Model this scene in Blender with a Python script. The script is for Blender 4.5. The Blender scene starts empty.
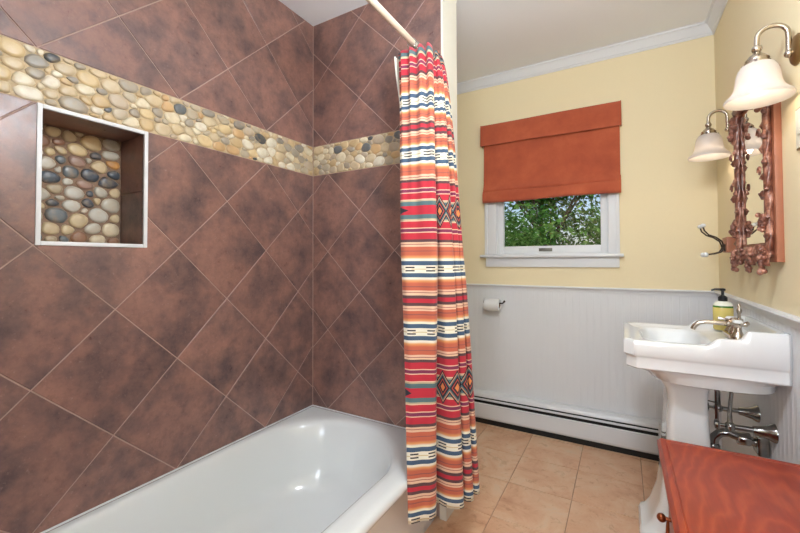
import bpy, bmesh, math, random
from math import sin, cos, pi, sqrt, radians
from mathutils import Vector, Matrix

random.seed(7)
scene = bpy.context.scene
col = scene.collection

# ------------------------------------------------------------------ camera
YAW, PITCH, ROLL, FPX, CY, EYE = 30.164, 1.2334, -0.1998, 382.69, 251.69, 1.18
def cam_axes():
    y, p, r = radians(YAW), radians(PITCH), radians(ROLL)
    f = Vector((-sin(y)*cos(p), cos(y)*cos(p), sin(p)))
    ri = Vector((cos(y), sin(y), 0)); u = ri.cross(f)
    return cos(r)*ri+sin(r)*u, -sin(r)*ri+cos(r)*u, f
cR, cU, cF = cam_axes()
cd = bpy.data.cameras.new('camera')
cam = bpy.data.objects.new('camera', cd); col.objects.link(cam)
m = Matrix.Identity(4)
for i in range(3):
    m[i][0], m[i][1], m[i][2] = cR[i], cU[i], -cF[i]
m.translation = (0, 0, EYE)
cam.matrix_world = m
cd.sensor_fit = 'HORIZONTAL'; cd.sensor_width = 36.0
cd.lens = FPX/800*36; cd.shift_y = -(266.5-CY)/800
cd.clip_start = 0.02; cd.clip_end = 200
scene.camera = cam

# ------------------------------------------------------------------ world, sun, exposure
vs = scene.view_settings
vs.view_transform = 'Standard'; vs.look = 'None'; vs.gamma = 1.0; vs.use_curve_mapping = False
vs.exposure = 0.0
w = bpy.data.worlds.new('world'); scene.world = w; w.use_nodes = True
wn = w.node_tree.nodes; wl = w.node_tree.links
sky = wn.new('ShaderNodeTexSky'); sky.sky_type = 'NISHITA'
sky.sun_disc = False; sky.sun_elevation = radians(48); sky.sun_rotation = radians(190)
sky.air_density = 1.0; sky.dust_density = 2.0
wl.new(sky.outputs[0], wn['Background'].inputs[0])
wn['Background'].inputs[1].default_value = 0.16
sd = bpy.data.lights.new('sun', 'SUN'); sd.energy = 4.0; sd.angle = radians(0.6); sd.color = (1, .95, .86)
sun = bpy.data.objects.new('sun', sd); col.objects.link(sun)
sun.rotation_euler = (radians(42), 0, radians(-12))

FILL_GLOBE_POWER = 50.0        # globe lamp added as room fill, built below
SCONCE_POWER = 0.55
# added fill light behind the camera; an invented window frames it below
ad = bpy.data.lights.new('rear_fill_light', 'AREA'); ad.shape = 'RECTANGLE'; ad.size = .62; ad.size_y = 1.3; ad.energy = 24; ad.color = (.84, .92, 1)
al = bpy.data.objects.new('rear_fill_light', ad); col.objects.link(al); al.location = (.08, -1.47, 1.55); al.rotation_euler = (radians(90), 0, 0)

# ------------------------------------------------------------------ helpers
def lin(c):
    return tuple(((x/255)/12.92 if x/255 <= .04045 else ((x/255+.055)/1.055)**2.4) for x in c)+(1,)

class NT:
    def __init__(s, name):
        s.m = bpy.data.materials.new(name); s.m.use_nodes = True
        s.t = s.m.node_tree; s.n = s.t.nodes; s.l = s.t.links
        s.b = s.n['Principled BSDF']; s.out = s.n['Material Output']
    def set(s, sock, v):
        if hasattr(v, 'is_output'): s.l.new(v, sock)
        else: sock.default_value = v
    def node(s, typ, ins=None, **kw):
        n = s.n.new(typ)
        for k, v in kw.items(): setattr(n, k, v)
        for k, v in (ins or {}).items(): s.set(n.inputs[k], v)
        return n
    def math(s, op, a, b=0.0, c=None):
        n = s.n.new('ShaderNodeMath'); n.operation = op
        s.set(n.inputs[0], a); s.set(n.inputs[1], b)
        if c is not None: s.set(n.inputs[2], c)
        return n.outputs[0]
    def ramp(s, fac, stops, interp='LINEAR'):
        n = s.n.new('ShaderNodeValToRGB'); r = n.color_ramp; r.interpolation = interp
        while len(r.elements) < len(stops): r.elements.new(1.0)
        for e, (p, c) in zip(r.elements, sorted(stops, key=lambda q: q[0])):
            e.position = p; e.color = lin(c) if max(c) > 1.01 else tuple(c)+((1,) if len(c) == 3 else ())
        s.set(n.inputs[0], fac)
        return n.outputs[0]
    def mix(s, fac, a, b, blend='MIX'):
        n = s.n.new('ShaderNodeMix'); n.data_type = 'RGBA'; n.blend_type = blend
        s.set(n.inputs[0], fac); s.set(n.inputs[6], a); s.set(n.inputs[7], b)
        return n.outputs[2]
    def noise(s, vec, scale, detail=4, rough=.55, out=0, dist=0.0):
        n = s.node('ShaderNodeTexNoise', {'Scale': scale, 'Detail': detail, 'Roughness': rough, 'Distortion': dist})
        if vec is not None: s.l.new(vec, n.inputs['Vector'])
        return n.outputs[out]
    def coord(s, kind='Object'):
        return s.n.new('ShaderNodeTexCoord').outputs[kind]
    def rand(s): return s.n.new('ShaderNodeObjectInfo').outputs['Random']
    def scaled(s, vec, sc):
        return s.node('ShaderNodeMapping', {'Vector': vec, 'Scale': sc}).outputs[0]
    def shifted(s, vec, amount):
        k = s.math('MULTIPLY', amount, 37.0)
        c = s.node('ShaderNodeCombineXYZ', {0: k, 1: k, 2: k}).outputs[0]
        n = s.n.new('ShaderNodeVectorMath'); s.l.new(vec, n.inputs[0]); s.l.new(c, n.inputs[1])
        return n.outputs[0]
    def bump(s, h, strength=.2, dist=.01):
        n = s.node('ShaderNodeBump', {'Strength': strength, 'Distance': dist, 'Height': h})
        s.l.new(n.outputs[0], s.b.inputs['Normal'])
    def p(s, **kw):
        names = dict(color='Base Color', rough='Roughness', metal='Metallic', spec='Specular IOR Level',
                     trans='Transmission Weight', coat='Coat Weight', sheen='Sheen Weight',
                     emit='Emission Color', power='Emission Strength', alpha='Alpha', ior='IOR')
        for k, v in kw.items(): s.set(s.b.inputs[names[k]], v)
        return s

def simple(name, c, rough=.5, metal=0.0, var=.06, scale=30, bump=0.0, **kw):
    t = NT(name); v = t.noise(t.coord(), scale, 4)
    a = lin(c); d = tuple(x*(1-var*2) for x in a[:3])+(1,)
    t.p(color=t.mix(v, a, d), rough=rough, metal=metal, **kw)
    if bump: t.bump(v, bump, .004)
    return t.m

# --- materials
M = {}
def make_materials():
    M['ceiling'] = simple('ceiling_paint', (245, 248, 253), .9, var=.01, scale=60)
    M['yellow'] = simple('yellow_wall_paint', (240, 224, 186), .85, var=.015, scale=80, bump=.04)
    M['white'] = simple('white_trim_paint', (226, 227, 229), .45, var=.012, scale=12)
    M['cream'] = simple('cream_trim_paint', (226, 222, 210), .5, var=.015, scale=12)
    M['porcelain'] = simple('white_porcelain', (232, 233, 233), .07, var=.006, scale=5, coat=.5)
    M['enamel'] = simple('white_tub_enamel', (228, 231, 231), .12, var=.006, scale=4, coat=.35)
    M['heater'] = simple('heater_enamel', (222, 223, 225), .35, var=.015, scale=9)
    M['black'] = simple('black_plastic', (22, 22, 24), .4)
    M['fin_and_shadow'] = simple('heater_fin_and_shadow', (40, 40, 40), .5, .5)
    M['chrome'] = simple('aged_chrome', (178, 178, 176), .18, 1.0, var=.14, scale=40)
    M['nickel'] = simple('brushed_nickel', (196, 184, 170), .24, 1.0, var=.1, scale=50)
    M['iron'] = simple('dark_bronze_wire', (74, 62, 55), .38, .8)
    M['copper'] = simple('antique_copper', (150, 78, 45), .3, .8, var=.2)
    M['brass'] = simple('aged_brass', (160, 128, 84), .35, .9, var=.15)
    M['rod'] = simple('ivory_rod_enamel', (218, 200, 180), .3, var=.03)
    M['liner'] = simple('ivory_liner_vinyl', (236, 230, 214), .5, var=.02)
    M['paper'] = simple('tissue_paper', (238, 238, 236), .95, var=.03, scale=120, bump=.1)
    M['card'] = simple('cardboard', (150, 122, 92), .9)
    M['label'] = simple('window_plate_metal', (112, 108, 100), .4, .4)
    M['plate'] = simple('switch_plate_plastic', (232, 232, 214), .4, var=.01)
    M['grout'] = simple('tan_grout', (188, 160, 148), .9, var=.1, scale=60)
    M['pebble_grout'] = simple('sand_grout', (206, 184, 150), .95, var=.12, scale=120, bump=.3)
    M['niche_grout'] = simple('brown_grout', (150, 124, 104), .95, var=.12, scale=120, bump=.3)
    M['floor_grout'] = simple('brown_floor_grout', (178, 142, 116), .95, var=.12, scale=60)
    M['lawn'] = simple('lawn', (88, 120, 52), .95, var=.3, scale=20)
    M['bark'] = simple('tree_bark', (74, 60, 48), .95, var=.3, scale=20, bump=.5)
    M['wood_back'] = simple('mirror_board_wood', (180, 114, 84), .45, var=.14, scale=14)

    t = NT('brown_slate_tile'); v = t.shifted(t.coord(), t.rand())
    n1 = t.noise(v, 6.5, 7, .65); n2 = t.noise(v, 34, 8, .75); n3 = t.noise(v, 90, 4, .6)
    base = t.ramp(n1, [(.30, (94, 76, 75)), (.44, (124, 96, 90)), (.56, (148, 110, 99)), (.70, (166, 122, 107))])
    sc = t.ramp(n2, [(.3, (.5, .5, .52)), (.52, (1, 1, 1)), (.68, (1.0, 1.0, 1.0)), (.78, (1.0, 1.0, 1.0))])
    c = t.mix(.55, base, sc, 'MULTIPLY')
    streak = t.ramp(n3, [(.62, (0, 0, 0)), (.75, (1, 1, 1))])
    c = t.mix(t.math('MULTIPLY', streak, .26), c, lin((196, 170, 160)))
    tone = t.ramp(t.math('FRACT', t.math('MULTIPLY', t.rand(), 7.31)), [(0, (.86, .85, .86)), (1, (1, 1, 1))])
    c = t.mix(1.0, c, tone, 'MULTIPLY')
    t.p(color=c, rough=t.ramp(n2, [(.3, (.26,)*3), (.7, (.40,)*3)]), spec=.5); t.bump(n2, .10, .004)
    M['tile'] = t.m

    t = NT('terracotta_floor_tile'); v = t.shifted(t.coord(), t.rand())
    n1 = t.noise(v, 5, 8, .65, dist=.6); n2 = t.noise(v, 24, 8, .7, dist=.8)
    base = t.ramp(n1, [(.28, (196, 144, 112)), (.45, (214, 168, 134)), (.6, (220, 184, 152)), (.75, (212, 188, 164))])
    vein = t.ramp(n2, [(.34, (.74, .66, .6)), (.44, (1, 1, 1)), (1, (1, 1, 1))])
    t.p(color=t.mix(.7, base, vein, 'MULTIPLY'), rough=.42); t.bump(n2, .12, .004)
    M['floor_tile'] = t.m

    def pebble(name, stops):
        t = NT(name); r = t.rand(); v = t.shifted(t.coord(), r)
        c = t.ramp(r, stops, 'CONSTANT')
        n = t.noise(v, 42, 5, .6); n2 = t.noise(v, 14, 3, .5)
        c = t.mix(t.ramp(n, [(.45, (0, 0, 0)), (.75, (.45, .45, .45))]), c, lin((190, 160, 120)))
        c = t.mix(.8, c, t.ramp(n2, [(.3, (.80, .78, .76)), (.6, (1, 1, 1))]), 'MULTIPLY')
        t.p(color=c, rough=.36, spec=.5); t.bump(n, .08, .003)
        return t.m
    M['pebble'] = pebble('river_pebble', [(0, (206, 188, 156)), (.11, (224, 212, 184)), (.22, (200, 174, 132)), (.33, (186, 174, 152)),
        (.44, (212, 192, 156)), (.53, (230, 222, 202)), (.61, (166, 156, 140)), (.70, (204, 168, 122)), (.78, (190, 174, 152)), (.86, (150, 144, 134)), (.925, (104, 108, 110)), (.945, (76, 82, 86)), (.958, (214, 190, 146))])
    M['niche_pebble'] = pebble('niche_pebble', [(0, (206, 186, 150)), (.12, (190, 184, 170)), (.24, (218, 204, 176)), (.36, (176, 160, 134)),
        (.46, (104, 112, 118)), (.56, (214, 190, 146)), (.66, (150, 110, 88)), (.72, (200, 196, 186)), (.80, (72, 80, 90)), (.86, (206, 150, 88)), (.92, (160, 130, 118)), (.96, (212, 204, 190))])

    # woven curtain
    t = NT('striped_woven_cloth')
    uv = t.node('ShaderNodeSeparateXYZ', {0: t.coord('UV')}); u, ph = uv.outputs[0], uv.outputs[1]
    p = t.math('PINGPONG', ph, 1.0)
    red, pur, dark, tan = (180, 40, 56), (120, 44, 76), (86, 60, 62), (218, 178, 150)
    org, dko, yel, wht, blu, teal = (184, 94, 70), (140, 80, 74), (220, 162, 100), (226, 220, 202), (64, 84, 108), (80, 104, 108)
    st = [(0, red), (.048, teal), (.094, (170, 160, 130)), (.112, tan), (.125, red), (.195, tan), (.205, pur), (.242, tan), (.252, red), (.322, dark),
          (.352, tan), (.372, dko), (.380, tan), (.405, org), (.447, dko), (.458, org), (.495, yel), (.528, wht), (.562, blu), (.608, wht),
          (.695, blu), (.742, wht), (.772, yel), (.80, org), (.838, dko), (.848, org), (.885, tan), (.905, dko), (.912, tan), (.938, dark), (.974, red)]
    c = t.ramp(p, st, 'CONSTANT')
    st2 = [(.455, org), (.495, org), (.525, (216, 152, 94)), (.545, wht), (.565, wht), (.74, wht), (.758, wht), (.778, (216, 152, 94)), (.806, org), (.84, org)]
    soft = t.ramp(p, st2)
    inA = t.math('MULTIPLY', t.math('GREATER_THAN', p, .458), t.math('LESS_THAN', p, .562))
    inB = t.math('MULTIPLY', t.math('GREATER_THAN', p, .742), t.math('LESS_THAN', p, .836))
    c = t.mix(t.math('ADD', inA, inB), c, soft)
    # dashes in the white band
    fu = t.math('FRACT', t.math('DIVIDE', t.math('ADD', u, .06), .077))
    l1 = t.math('LESS_THAN', t.math('ABSOLUTE', t.math('SUBTRACT', t.math('ABSOLUTE', t.math('SUBTRACT', p, .651)), .018)), .008)
    dash = t.math('MULTIPLY', l1, t.math('LESS_THAN', fu, .46))
    c = t.mix(dash, c, lin((60, 52, 56)))
    mid = t.math('MULTIPLY', t.math('LESS_THAN', t.math('ABSOLUTE', t.math('SUBTRACT', p, .651)), .004), t.math('GREATER_THAN', fu, .3))
    c = t.mix(mid, c, lin((196, 172, 120)))
    # stepped diamonds in the wide red band, only over part of the width
    cell = t.math('MULTIPLY', t.math('ABSOLUTE', t.math('SUBTRACT', t.math('FRACT', t.math('DIVIDE', u, .06)), .5)), 1.3)
    dd = t.math('ADD', cell, t.math('DIVIDE', p, .2))
    dd = t.math('SNAP', dd, .06)
    dc = t.ramp(dd, [(0, (222, 132, 74)), (.2, (44, 40, 48)), (.36, (206, 76, 62)), (.46, (44, 40, 48)), (.6, (86, 112, 116)), (.72, (214, 150, 108)), (.82, (40, 38, 46)), (.97, (40, 38, 46))], 'CONSTANT')
    dm = t.math('MULTIPLY', t.math('LESS_THAN', dd, .95), t.math('GREATER_THAN', u, .185))
    c = t.mix(dm, c, dc)
    tip = t.math('LESS_THAN', t.math('ADD', t.math('DIVIDE', p, .04), t.math('DIVIDE', u, .03)), 1.0)
    c = t.mix(tip, c, lin((44, 40, 48)))
    wv = t.noise(t.scaled(t.coord('UV'), (60, 140, 1)), 6, 3)
    c = t.mix(.35, c, t.ramp(wv, [(.3, (.8, .8, .8)), (.6, (1, 1, 1))]), 'MULTIPLY')
    t.p(color=c, rough=.95, sheen=.1); t.bump(wv, .15, .003)
    M['curtain'] = t.m

    t = NT('rust_suede'); n = t.noise(t.coord(), 7, 6, .6); n2 = t.noise(t.coord(), 160, 3)
    t.p(color=t.ramp(n, [(.3, (160, 72, 46)), (.55, (178, 85, 54)), (.75, (192, 98, 64))]), rough=.9, sheen=.25); t.bump(n2, .15, .002)
    M['suede'] = t.m

    t = NT('cherry_wood'); v = t.coord()
    d = t.noise(t.scaled(v, (6, 2.2, 1)), 2.0, 3, .5)
    s1 = t.node('ShaderNodeSeparateXYZ', {0: v})
    xx = t.math('SUBTRACT', s1.outputs[0], .035)
    par = t.math('ADD', s1.outputs[1], t.math('MULTIPLY', t.math('MULTIPLY', xx, xx), 16.0))
    wv = t.math('SINE', t.math('MULTIPLY', t.math('ADD', par, t.math('MULTIPLY', d, .55)), 40))
    fine = t.noise(t.scaled(v, (90, 5, 5)), 1.5, 5)
    c = t.ramp(t.math('MULTIPLY_ADD', wv, .5, .5), [(0, (140, 44, 20)), (.5, (148, 50, 23)), (.9, (158, 58, 27)), (1, (163, 65, 30))])
    big = t.noise(v, 4, 2)
    c = t.mix(.6, c, t.ramp(big, [(.3, (.8, .72, .72)), (.6, (1, 1, 1))]), 'MULTIPLY')
    c = t.mix(.35, c, t.ramp(fine, [(.35, (.7, .7, .7)), (.6, (1, 1, 1))]), 'MULTIPLY')
    t.p(color=c, rough=.36, coat=.08); M['cherry'] = t.m

    t = NT('carved_walnut'); n = t.noise(t.coord(), 30, 5, .6)
    t.p(color=t.ramp(n, [(.3, (74, 42, 34)), (.5, (128, 78, 62)), (.68, (196, 142, 118))]), rough=.32, coat=.2)
    t.bump(n, .3, .004); M['carved'] = t.m

    t = NT('mirror_silver'); t.p(color=(.86, .86, .84, 1), metal=1.0, rough=.01); M['mirror'] = t.m

    t = NT('window_glass'); tr = t.n.new('ShaderNodeBsdfTransparent'); gl = t.n.new('ShaderNodeBsdfGlossy')
    gl.inputs['Roughness'].default_value = .0
    mx = t.node('ShaderNodeMixShader', {0: t.math('MULTIPLY', t.node('ShaderNodeFresnel', {'IOR': 1.45}).outputs[0], 1.0)})
    t.l.new(tr.outputs[0], mx.inputs[1]); t.l.new(gl.outputs[0], mx.inputs[2]); t.l.new(mx.outputs[0], t.out.inputs[0])
    M['glass'] = t.m

    t = NT('frosted_shade_glass')
    df = t.node('ShaderNodeBsdfDiffuse', {'Color': (.66, .63, .61, 1)}); tl = t.node('ShaderNodeBsdfTranslucent', {'Color': (.80, .74, .68, 1)})
    mx = t.node('ShaderNodeMixShader', {0: .45}); t.l.new(df.outputs[0], mx.inputs[1]); t.l.new(tl.outputs[0], mx.inputs[2])
    g = t.node('ShaderNodeBsdfGlossy', {'Roughness': .12}); m2 = t.node('ShaderNodeMixShader', {0: .05})
    t.l.new(mx.outputs[0], m2.inputs[1]); t.l.new(g.outputs[0], m2.inputs[2]); t.l.new(m2.outputs[0], t.out.inputs[0])
    M['shade'] = t.m

    t = NT('fill_globe_glow'); t.p(color=(1, 1, 1, 1), emit=(.84, .92, 1, 1), power=FILL_GLOBE_POWER/(pi*4*pi*.12**2)); M['glow'] = t.m
    t = NT('bulb_glow'); t.p(color=(1, 1, 1, 1), emit=(1, .82, .6, 1), power=2.0); M['bulb'] = t.m

    t = NT('soap_bottle'); s = t.node('ShaderNodeSeparateXYZ', {0: t.coord()})
    c = t.ramp(s.outputs[2], [(0, (214, 194, 112)), (.090, (220, 204, 126)), (.093, (70, 112, 46)), (.099, (232, 232, 218))], 'CONSTANT')
    t.p(color=c, rough=.25); M['soap'] = t.m

    t = NT('leaf'); r = t.noise(t.node('ShaderNodeNewGeometry').outputs['Position'], 2.3, 3)
    cc = t.ramp(r, [(.3, (48, 88, 44)), (.5, (84, 128, 60)), (.7, (132, 164, 92))])
    df = t.node('ShaderNodeBsdfDiffuse', {'Color': cc}); tl = t.node('ShaderNodeBsdfTranslucent', {'Color': cc})
    mx = t.node('ShaderNodeMixShader', {0: .35}); t.l.new(df.outputs[0], mx.inputs[1]); t.l.new(tl.outputs[0], mx.inputs[2])
    t.l.new(mx.outputs[0], t.out.inputs[0]); M['leaf'] = t.m
make_materials()

# --- mesh builder (world coordinates in, stored relative to the parent's origin)
ORIG = {}
class MB:
    def __init__(s): s.v = []; s.f = []; s.uv = None
    def add(s, vs_, fs):
        k = len(s.v); s.v += [tuple(q) for q in vs_]; s.f += [tuple(i+k for i in f) for f in fs]; return s
    def box(s, x0, x1, y0, y1, z0, z1, bev=0.0):
        bm = bmesh.new(); bmesh.ops.create_cube(bm, size=1)
        for q in bm.verts:
            q.co = Vector(((x0+x1)/2+q.co.x*(x1-x0), (y0+y1)/2+q.co.y*(y1-y0), (z0+z1)/2+q.co.z*(z1-z0)))
        if bev: bmesh.ops.bevel(bm, geom=bm.edges[:], offset=bev, segments=2, profile=.6, affect='EDGES')
        bm.verts.index_update()
        s.add([q.co for q in bm.verts], [[q.index for q in f.verts] for f in bm.faces]); bm.free(); return s
    def loft(s, rings, cap0=True, cap1=True, closed=True):
        n = len(rings[0]); k = len(s.v)
        for r in rings: s.v += [tuple(q) for q in r]
        for i in range(len(rings)-1):
            for j in range(n if closed else n-1):
                a, b = k+i*n+j, k+i*n+(j+1) % n
                s.f.append((a, b, b+n, a+n))
        if cap0: s.f.append(tuple(reversed(range(k, k+n))))
        if cap1: s.f.append(tuple(range(k+(len(rings)-1)*n, k+len(rings)*n)))
        return s
    def tube(s, pts, r, n=10, flat=1.0, closed=False):
        pts = [Vector(p) for p in pts]; rs = r if isinstance(r, (list, tuple)) else [r]*len(pts)
        rings = []; up = None
        for i, p in enumerate(pts):
            if closed: t = (pts[(i+1) % len(pts)]-pts[i-1]).normalized()
            else: t = (pts[min(i+1, len(pts)-1)]-pts[max(i-1, 0)]).normalized()
            if up is None:
                up = t.orthogonal().normalized()
            up = (up-t*up.dot(t)).normalized(); sd_ = t.cross(up)
            rings.append([p+up*cos(2*pi*j/n)*rs[i]+sd_*sin(2*pi*j/n)*rs[i]*flat for j in range(n)])
        if closed: rings.append(rings[0])
        return s.loft(rings, not closed, not closed)
    def lathe(s, prof, c, axis='Z', n=24, cap=True):
        c = Vector(c); rings = []
        for r, h in prof:
            ring = []
            for j in range(n):
                a = 2*pi*j/n; q = (r*cos(a), r*sin(a), h)
                if axis == 'X': q = (h, r*cos(a), r*sin(a))
                elif axis == '-X': q = (-h, -r*cos(a), r*sin(a))
                elif axis == 'Y': q = (r*sin(a), h, r*cos(a))
                elif axis == '-Y': q = (-r*sin(a), -h, r*cos(a))
                ring.append(c+Vector(q))
            rings.append(ring)
        return s.loft(rings, cap, cap)
    def ball(s, c, r, n=12, sx=1, sy=1, sz=1):
        prof = [(max(sin(pi*i/8), .02), -cos(pi*i/8)) for i in range(9)]
        c = Vector(c); rings = [[c+Vector((a*cos(2*pi*j/n)*r*sx, a*sin(2*pi*j/n)*r*sy, h*r*sz)) for j in range(n)] for a, h in prof]
        return s.loft(rings)
    def prism(s, prof, axis, a0, a1):
        """extrude a 2D profile: axis 'X' -> prof is (y,z); 'Y' -> (x,z)"""
        if axis == 'X': return s.loft([[(a0, p, q) for p, q in prof], [(a1, p, q) for p, q in prof]])
        return s.loft([[(p, a0, q) for p, q in prof], [(p, a1, q) for p, q in prof]])
    def build(s, name, mat, parent=None, ang=35, loc=None, kind=None):
        o0 = ORIG.get(parent.name, Vector((0, 0, 0))) if parent else Vector((0, 0, 0))
        if loc is not None and parent is None: o0 = Vector(loc)
        me = bpy.data.meshes.new(name); me.from_pydata([Vector(q)-o0 for q in s.v], [], s.f); me.update()
        bm = bmesh.new(); bm.from_mesh(me); bmesh.ops.recalc_face_normals(bm, faces=bm.faces[:]); bm.to_mesh(me); bm.free()
        if ang:
            me.shade_smooth(); me.set_sharp_from_angle(angle=radians(ang))
        me.materials.append(M[mat])
        o = bpy.data.objects.new(name, me); col.objects.link(o)
        if parent: o.parent = parent
        elif loc is not None: o.location = loc
        ORIG[o.name] = o0
        if kind: o['kind'] = kind
        return o

def tag(o, label, cat, group=None):
    o['label'] = label; o['category'] = cat
    if group: o['group'] = group
    return o
def thing(name, loc, label, cat, group=None):
    o = bpy.data.objects.new(name, None); o.empty_display_size = .05; col.objects.link(o); o.location = loc
    ORIG[o.name] = Vector(loc)
    return tag(o, label, cat, group)
def struct(o): o['kind'] = 'structure'; return o
def copy_tree(o, parent=None):
    c = o.copy(); col.objects.link(c); c.parent = parent
    for ch in list(o.children): copy_tree(ch, c)
    return c

# ------------------------------------------------------------------ room dimensions
XL, YE, YW, XR = -1.517, 1.628, 2.7653, 0.4692     # tub wall, tub end wall, window wall, sink wall
ZC = 2.525; YB = -1.5; YN = 0.10                   # ceiling, wall behind, near end of the tub
XP, YP = -0.716, 1.79                              # partition end and far face
BB, BT = 1.659, 1.824                              # pebble band
HD = .2155                                         # half diagonal of a wall tile

def rect_wall(name, mat, boxes, ang=None):
    b = MB()
    for q in boxes: b.box(*q)
    return struct(b.build(name, mat, ang=ang))

floor = rect_wall('floor', 'floor_grout', [(XL-.1, XR+.1, YB-.1, YW+.15, -.12, -.004)])
ceiling = rect_wall('ceiling', 'ceiling', [(XL-.25, XR+.1, YB-.1, YW+.15, ZC, ZC+.1)])
NY0, NY1, NZ0, NZ1, NX = .452, .738, 1.241, 1.645, XL-.17     # niche opening
TD = .0025
xg = XL-TD
hq = .0055
wall_left = rect_wall('wall_left', 'grout', [
    (XL-.25, xg, YB, NY0-hq, 0, ZC), (XL-.25, xg, NY1+hq, YE+.1, 0, ZC),
    (XL-.25, xg, NY0-hq, NY1+hq, 0, NZ0-hq), (XL-.25, xg, NY0-hq, NY1+hq, NZ1+hq, ZC), (XL-.25, NX-.006, NY0-hq, NY1+hq, NZ0-hq, NZ1+hq)])
wall_left2 = rect_wall('wall_alcove', 'yellow', [(XL-.25, XL, YE+.1, YW, 0, ZC)])
wall_tub_end = rect_wall('wall_tub_end', 'grout', [(XL-.05, XP-.004, YE+TD, YE+.05, 0, ZC)])
wall_partition = rect_wall('wall_partition', 'cream', [(XL-.05, XP, YE+.05, YP, 0, ZC), (XP-.004, XP, YE-.002, YE+.05, 0, ZC)])
wall_tub_near = rect_wall('wall_tub_near', 'cream', [(XL-.05, XP, YN-.14, YN-.01, 0, ZC), (XL-.05, XP-.004, YN-.012, YN-TD, 0, ZC)])
WX0, WX1, WZ0, WZ1 = -.795, -.068, 1.212, 2.06     # window hole
wall_window = rect_wall('wall_window', 'yellow', [
    (XL-.1, WX0, YW, YW+.14, 0, ZC), (WX1, XR+.1, YW, YW+.14, 0, ZC),
    (WX0, WX1, YW, YW+.14, 0, WZ0), (WX0, WX1, YW, YW+.14, WZ1, ZC)])
wall_right = rect_wall('wall_right', 'yellow', [(XR, XR+.1, YB-.1, YW, 0, ZC)])
BW = (-.23, .39, .9, 2.2)
wall_behind = rect_wall('wall_behind', 'yellow', [(XL-.25, BW[0], YB-.1, YB, 0, ZC), (BW[1], XR, YB-.1, YB, 0, ZC), (BW[0], BW[1], YB-.1, YB, 0, BW[2]), (BW[0], BW[1], YB-.1, YB, BW[3], ZC)])
wb = struct(MB().box(BW[0]-.07, BW[0], YB, YB+.02, BW[2]-.07, BW[3]+.07).box(BW[1], BW[1]+.07, YB, YB+.02, BW[2]-.07, BW[3]+.07)
            .box(BW[0], BW[1], YB, YB+.02, BW[2]-.07, BW[2]).box(BW[0], BW[1], YB, YB+.02, BW[3], BW[3]+.07).build('fill_window', 'white', ang=None))  # unseen casing and pane, added to house the rear fill light
MB().box(BW[0], BW[1], YB-.06, YB-.05, BW[2], BW[3]).build('pane', 'glass', wb, ang=None)  # unseen pane of the added fill window

# ------------------------------------------------------------------ wall tiles (each one a piece)
def clip(poly, a0, a1, b0, b1):
    def half(ps, f):
        out = []
        for i in range(len(ps)):
            p, q = ps[i], ps[(i+1) % len(ps)]; fp, fq = f(p), f(q)
            if fp >= 0: out.append(p)
            if (fp > 0 and fq < 0) or (fp < 0 and fq > 0):
                k = fp/(fp-fq); out.append((p[0]+(q[0]-p[0])*k, p[1]+(q[1]-p[1])*k))
        return out
    for f in (lambda p: p[0]-a0, lambda p: a1-p[0], lambda p: p[1]-b0, lambda p: b1-p[1]):
        poly = half(poly, f)
        if len(poly) < 3: return []
    return poly
def area(ps): return abs(sum(ps[i][0]*ps[(i+1) % len(ps)][1]-ps[(i+1) % len(ps)][0]*ps[i][1] for i in range(len(ps))))/2
def tile_piece(name, polys, world, parent, mat, depth=.006):
    allp = [p for ps in polys for p in ps]
    ca = sum(p[0] for p in allp)/len(allp); cb = sum(p[1] for p in allp)/len(allp)
    b = MB(); c0 = Vector(world(ca, cb, 0))
    for ps in polys:
        ma = sum(p[0] for p in ps)/len(ps); mb = sum(p[1] for p in ps)/len(ps)
        k = 1-.0012/max(.02, sqrt(area(ps))/2)
        if len(polys) > 1: k = 1
        top = [Vector(world(ma+(p[0]-ma)*k, mb+(p[1]-mb)*k, 0))-c0 for p in ps]
        r1 = [Vector(world(p[0], p[1], -.0009))-c0 for p in ps]
        r2 = [Vector(world(p[0], p[1], -depth))-c0 for p in ps]
        b.loft([r2, r1, top], False, True)
    o = b.build(name, mat, ang=None); o.location = c0; o.parent = parent
    return o
FULL = {}
def tile_wall(parent, world, key, a0, a1, b0, b1, anchor, hole=None, g=.0038):
    hd = HD-g*.7071
    ni = int(3/HD)
    for i in range(-ni, ni):
        for j in range(-ni, ni):
            if (i+j) % 2 == 0: continue
            ca, cb = anchor[0]+i*HD, anchor[1]+j*HD
            if ca+HD < a0 or ca-HD > a1 or cb+HD < b0 or cb-HD > b1: continue
            d = [(ca+hd, cb), (ca, cb+hd), (ca-hd, cb), (ca, cb-hd)]
            full = ca-HD >= a0 and ca+HD <= a1 and cb-HD >= b0 and cb+HD <= b1
            if hole and not (ca+HD < hole[0] or ca-HD > hole[1] or cb+HD < hole[2] or cb-HD > hole[3]):
                h = hole
                polys = [clip(d, a0, h[0], b0, b1), clip(d, h[1], a1, b0, b1), clip(d, h[0], h[1], b0, h[2]), clip(d, h[0], h[1], h[3], b1)]
                polys = [p for p in polys if p and area(p) > 1e-5]
                if polys: tile_piece('wall_tile', polys, world, parent, 'tile')
                continue
            if full:
                if key in FULL:
                    o = FULL[key].copy(); col.objects.link(o); o.location = world(ca, cb, 0); o.parent = parent
                else: FULL[key] = tile_piece('wall_tile', [d], world, parent, 'tile')
                continue
            p = clip(d, a0, a1, b0, b1)
            if p and area(p) > 2e-5: tile_piece('wall_tile', [p], world, parent, 'tile')
lw = lambda a, b, d: (XL+d, a, b)
ew = lambda a, b, d: (a, YE-d, b)
AY = .8672; AX = -1.409
hole = (NY0-.012, NY1+.012, NZ0-.012, NZ1+.004)
tile_wall(wall_left, lw, 'l', YN, YE-.002, .30, BB-.002, (AY, BB), hole)
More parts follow.
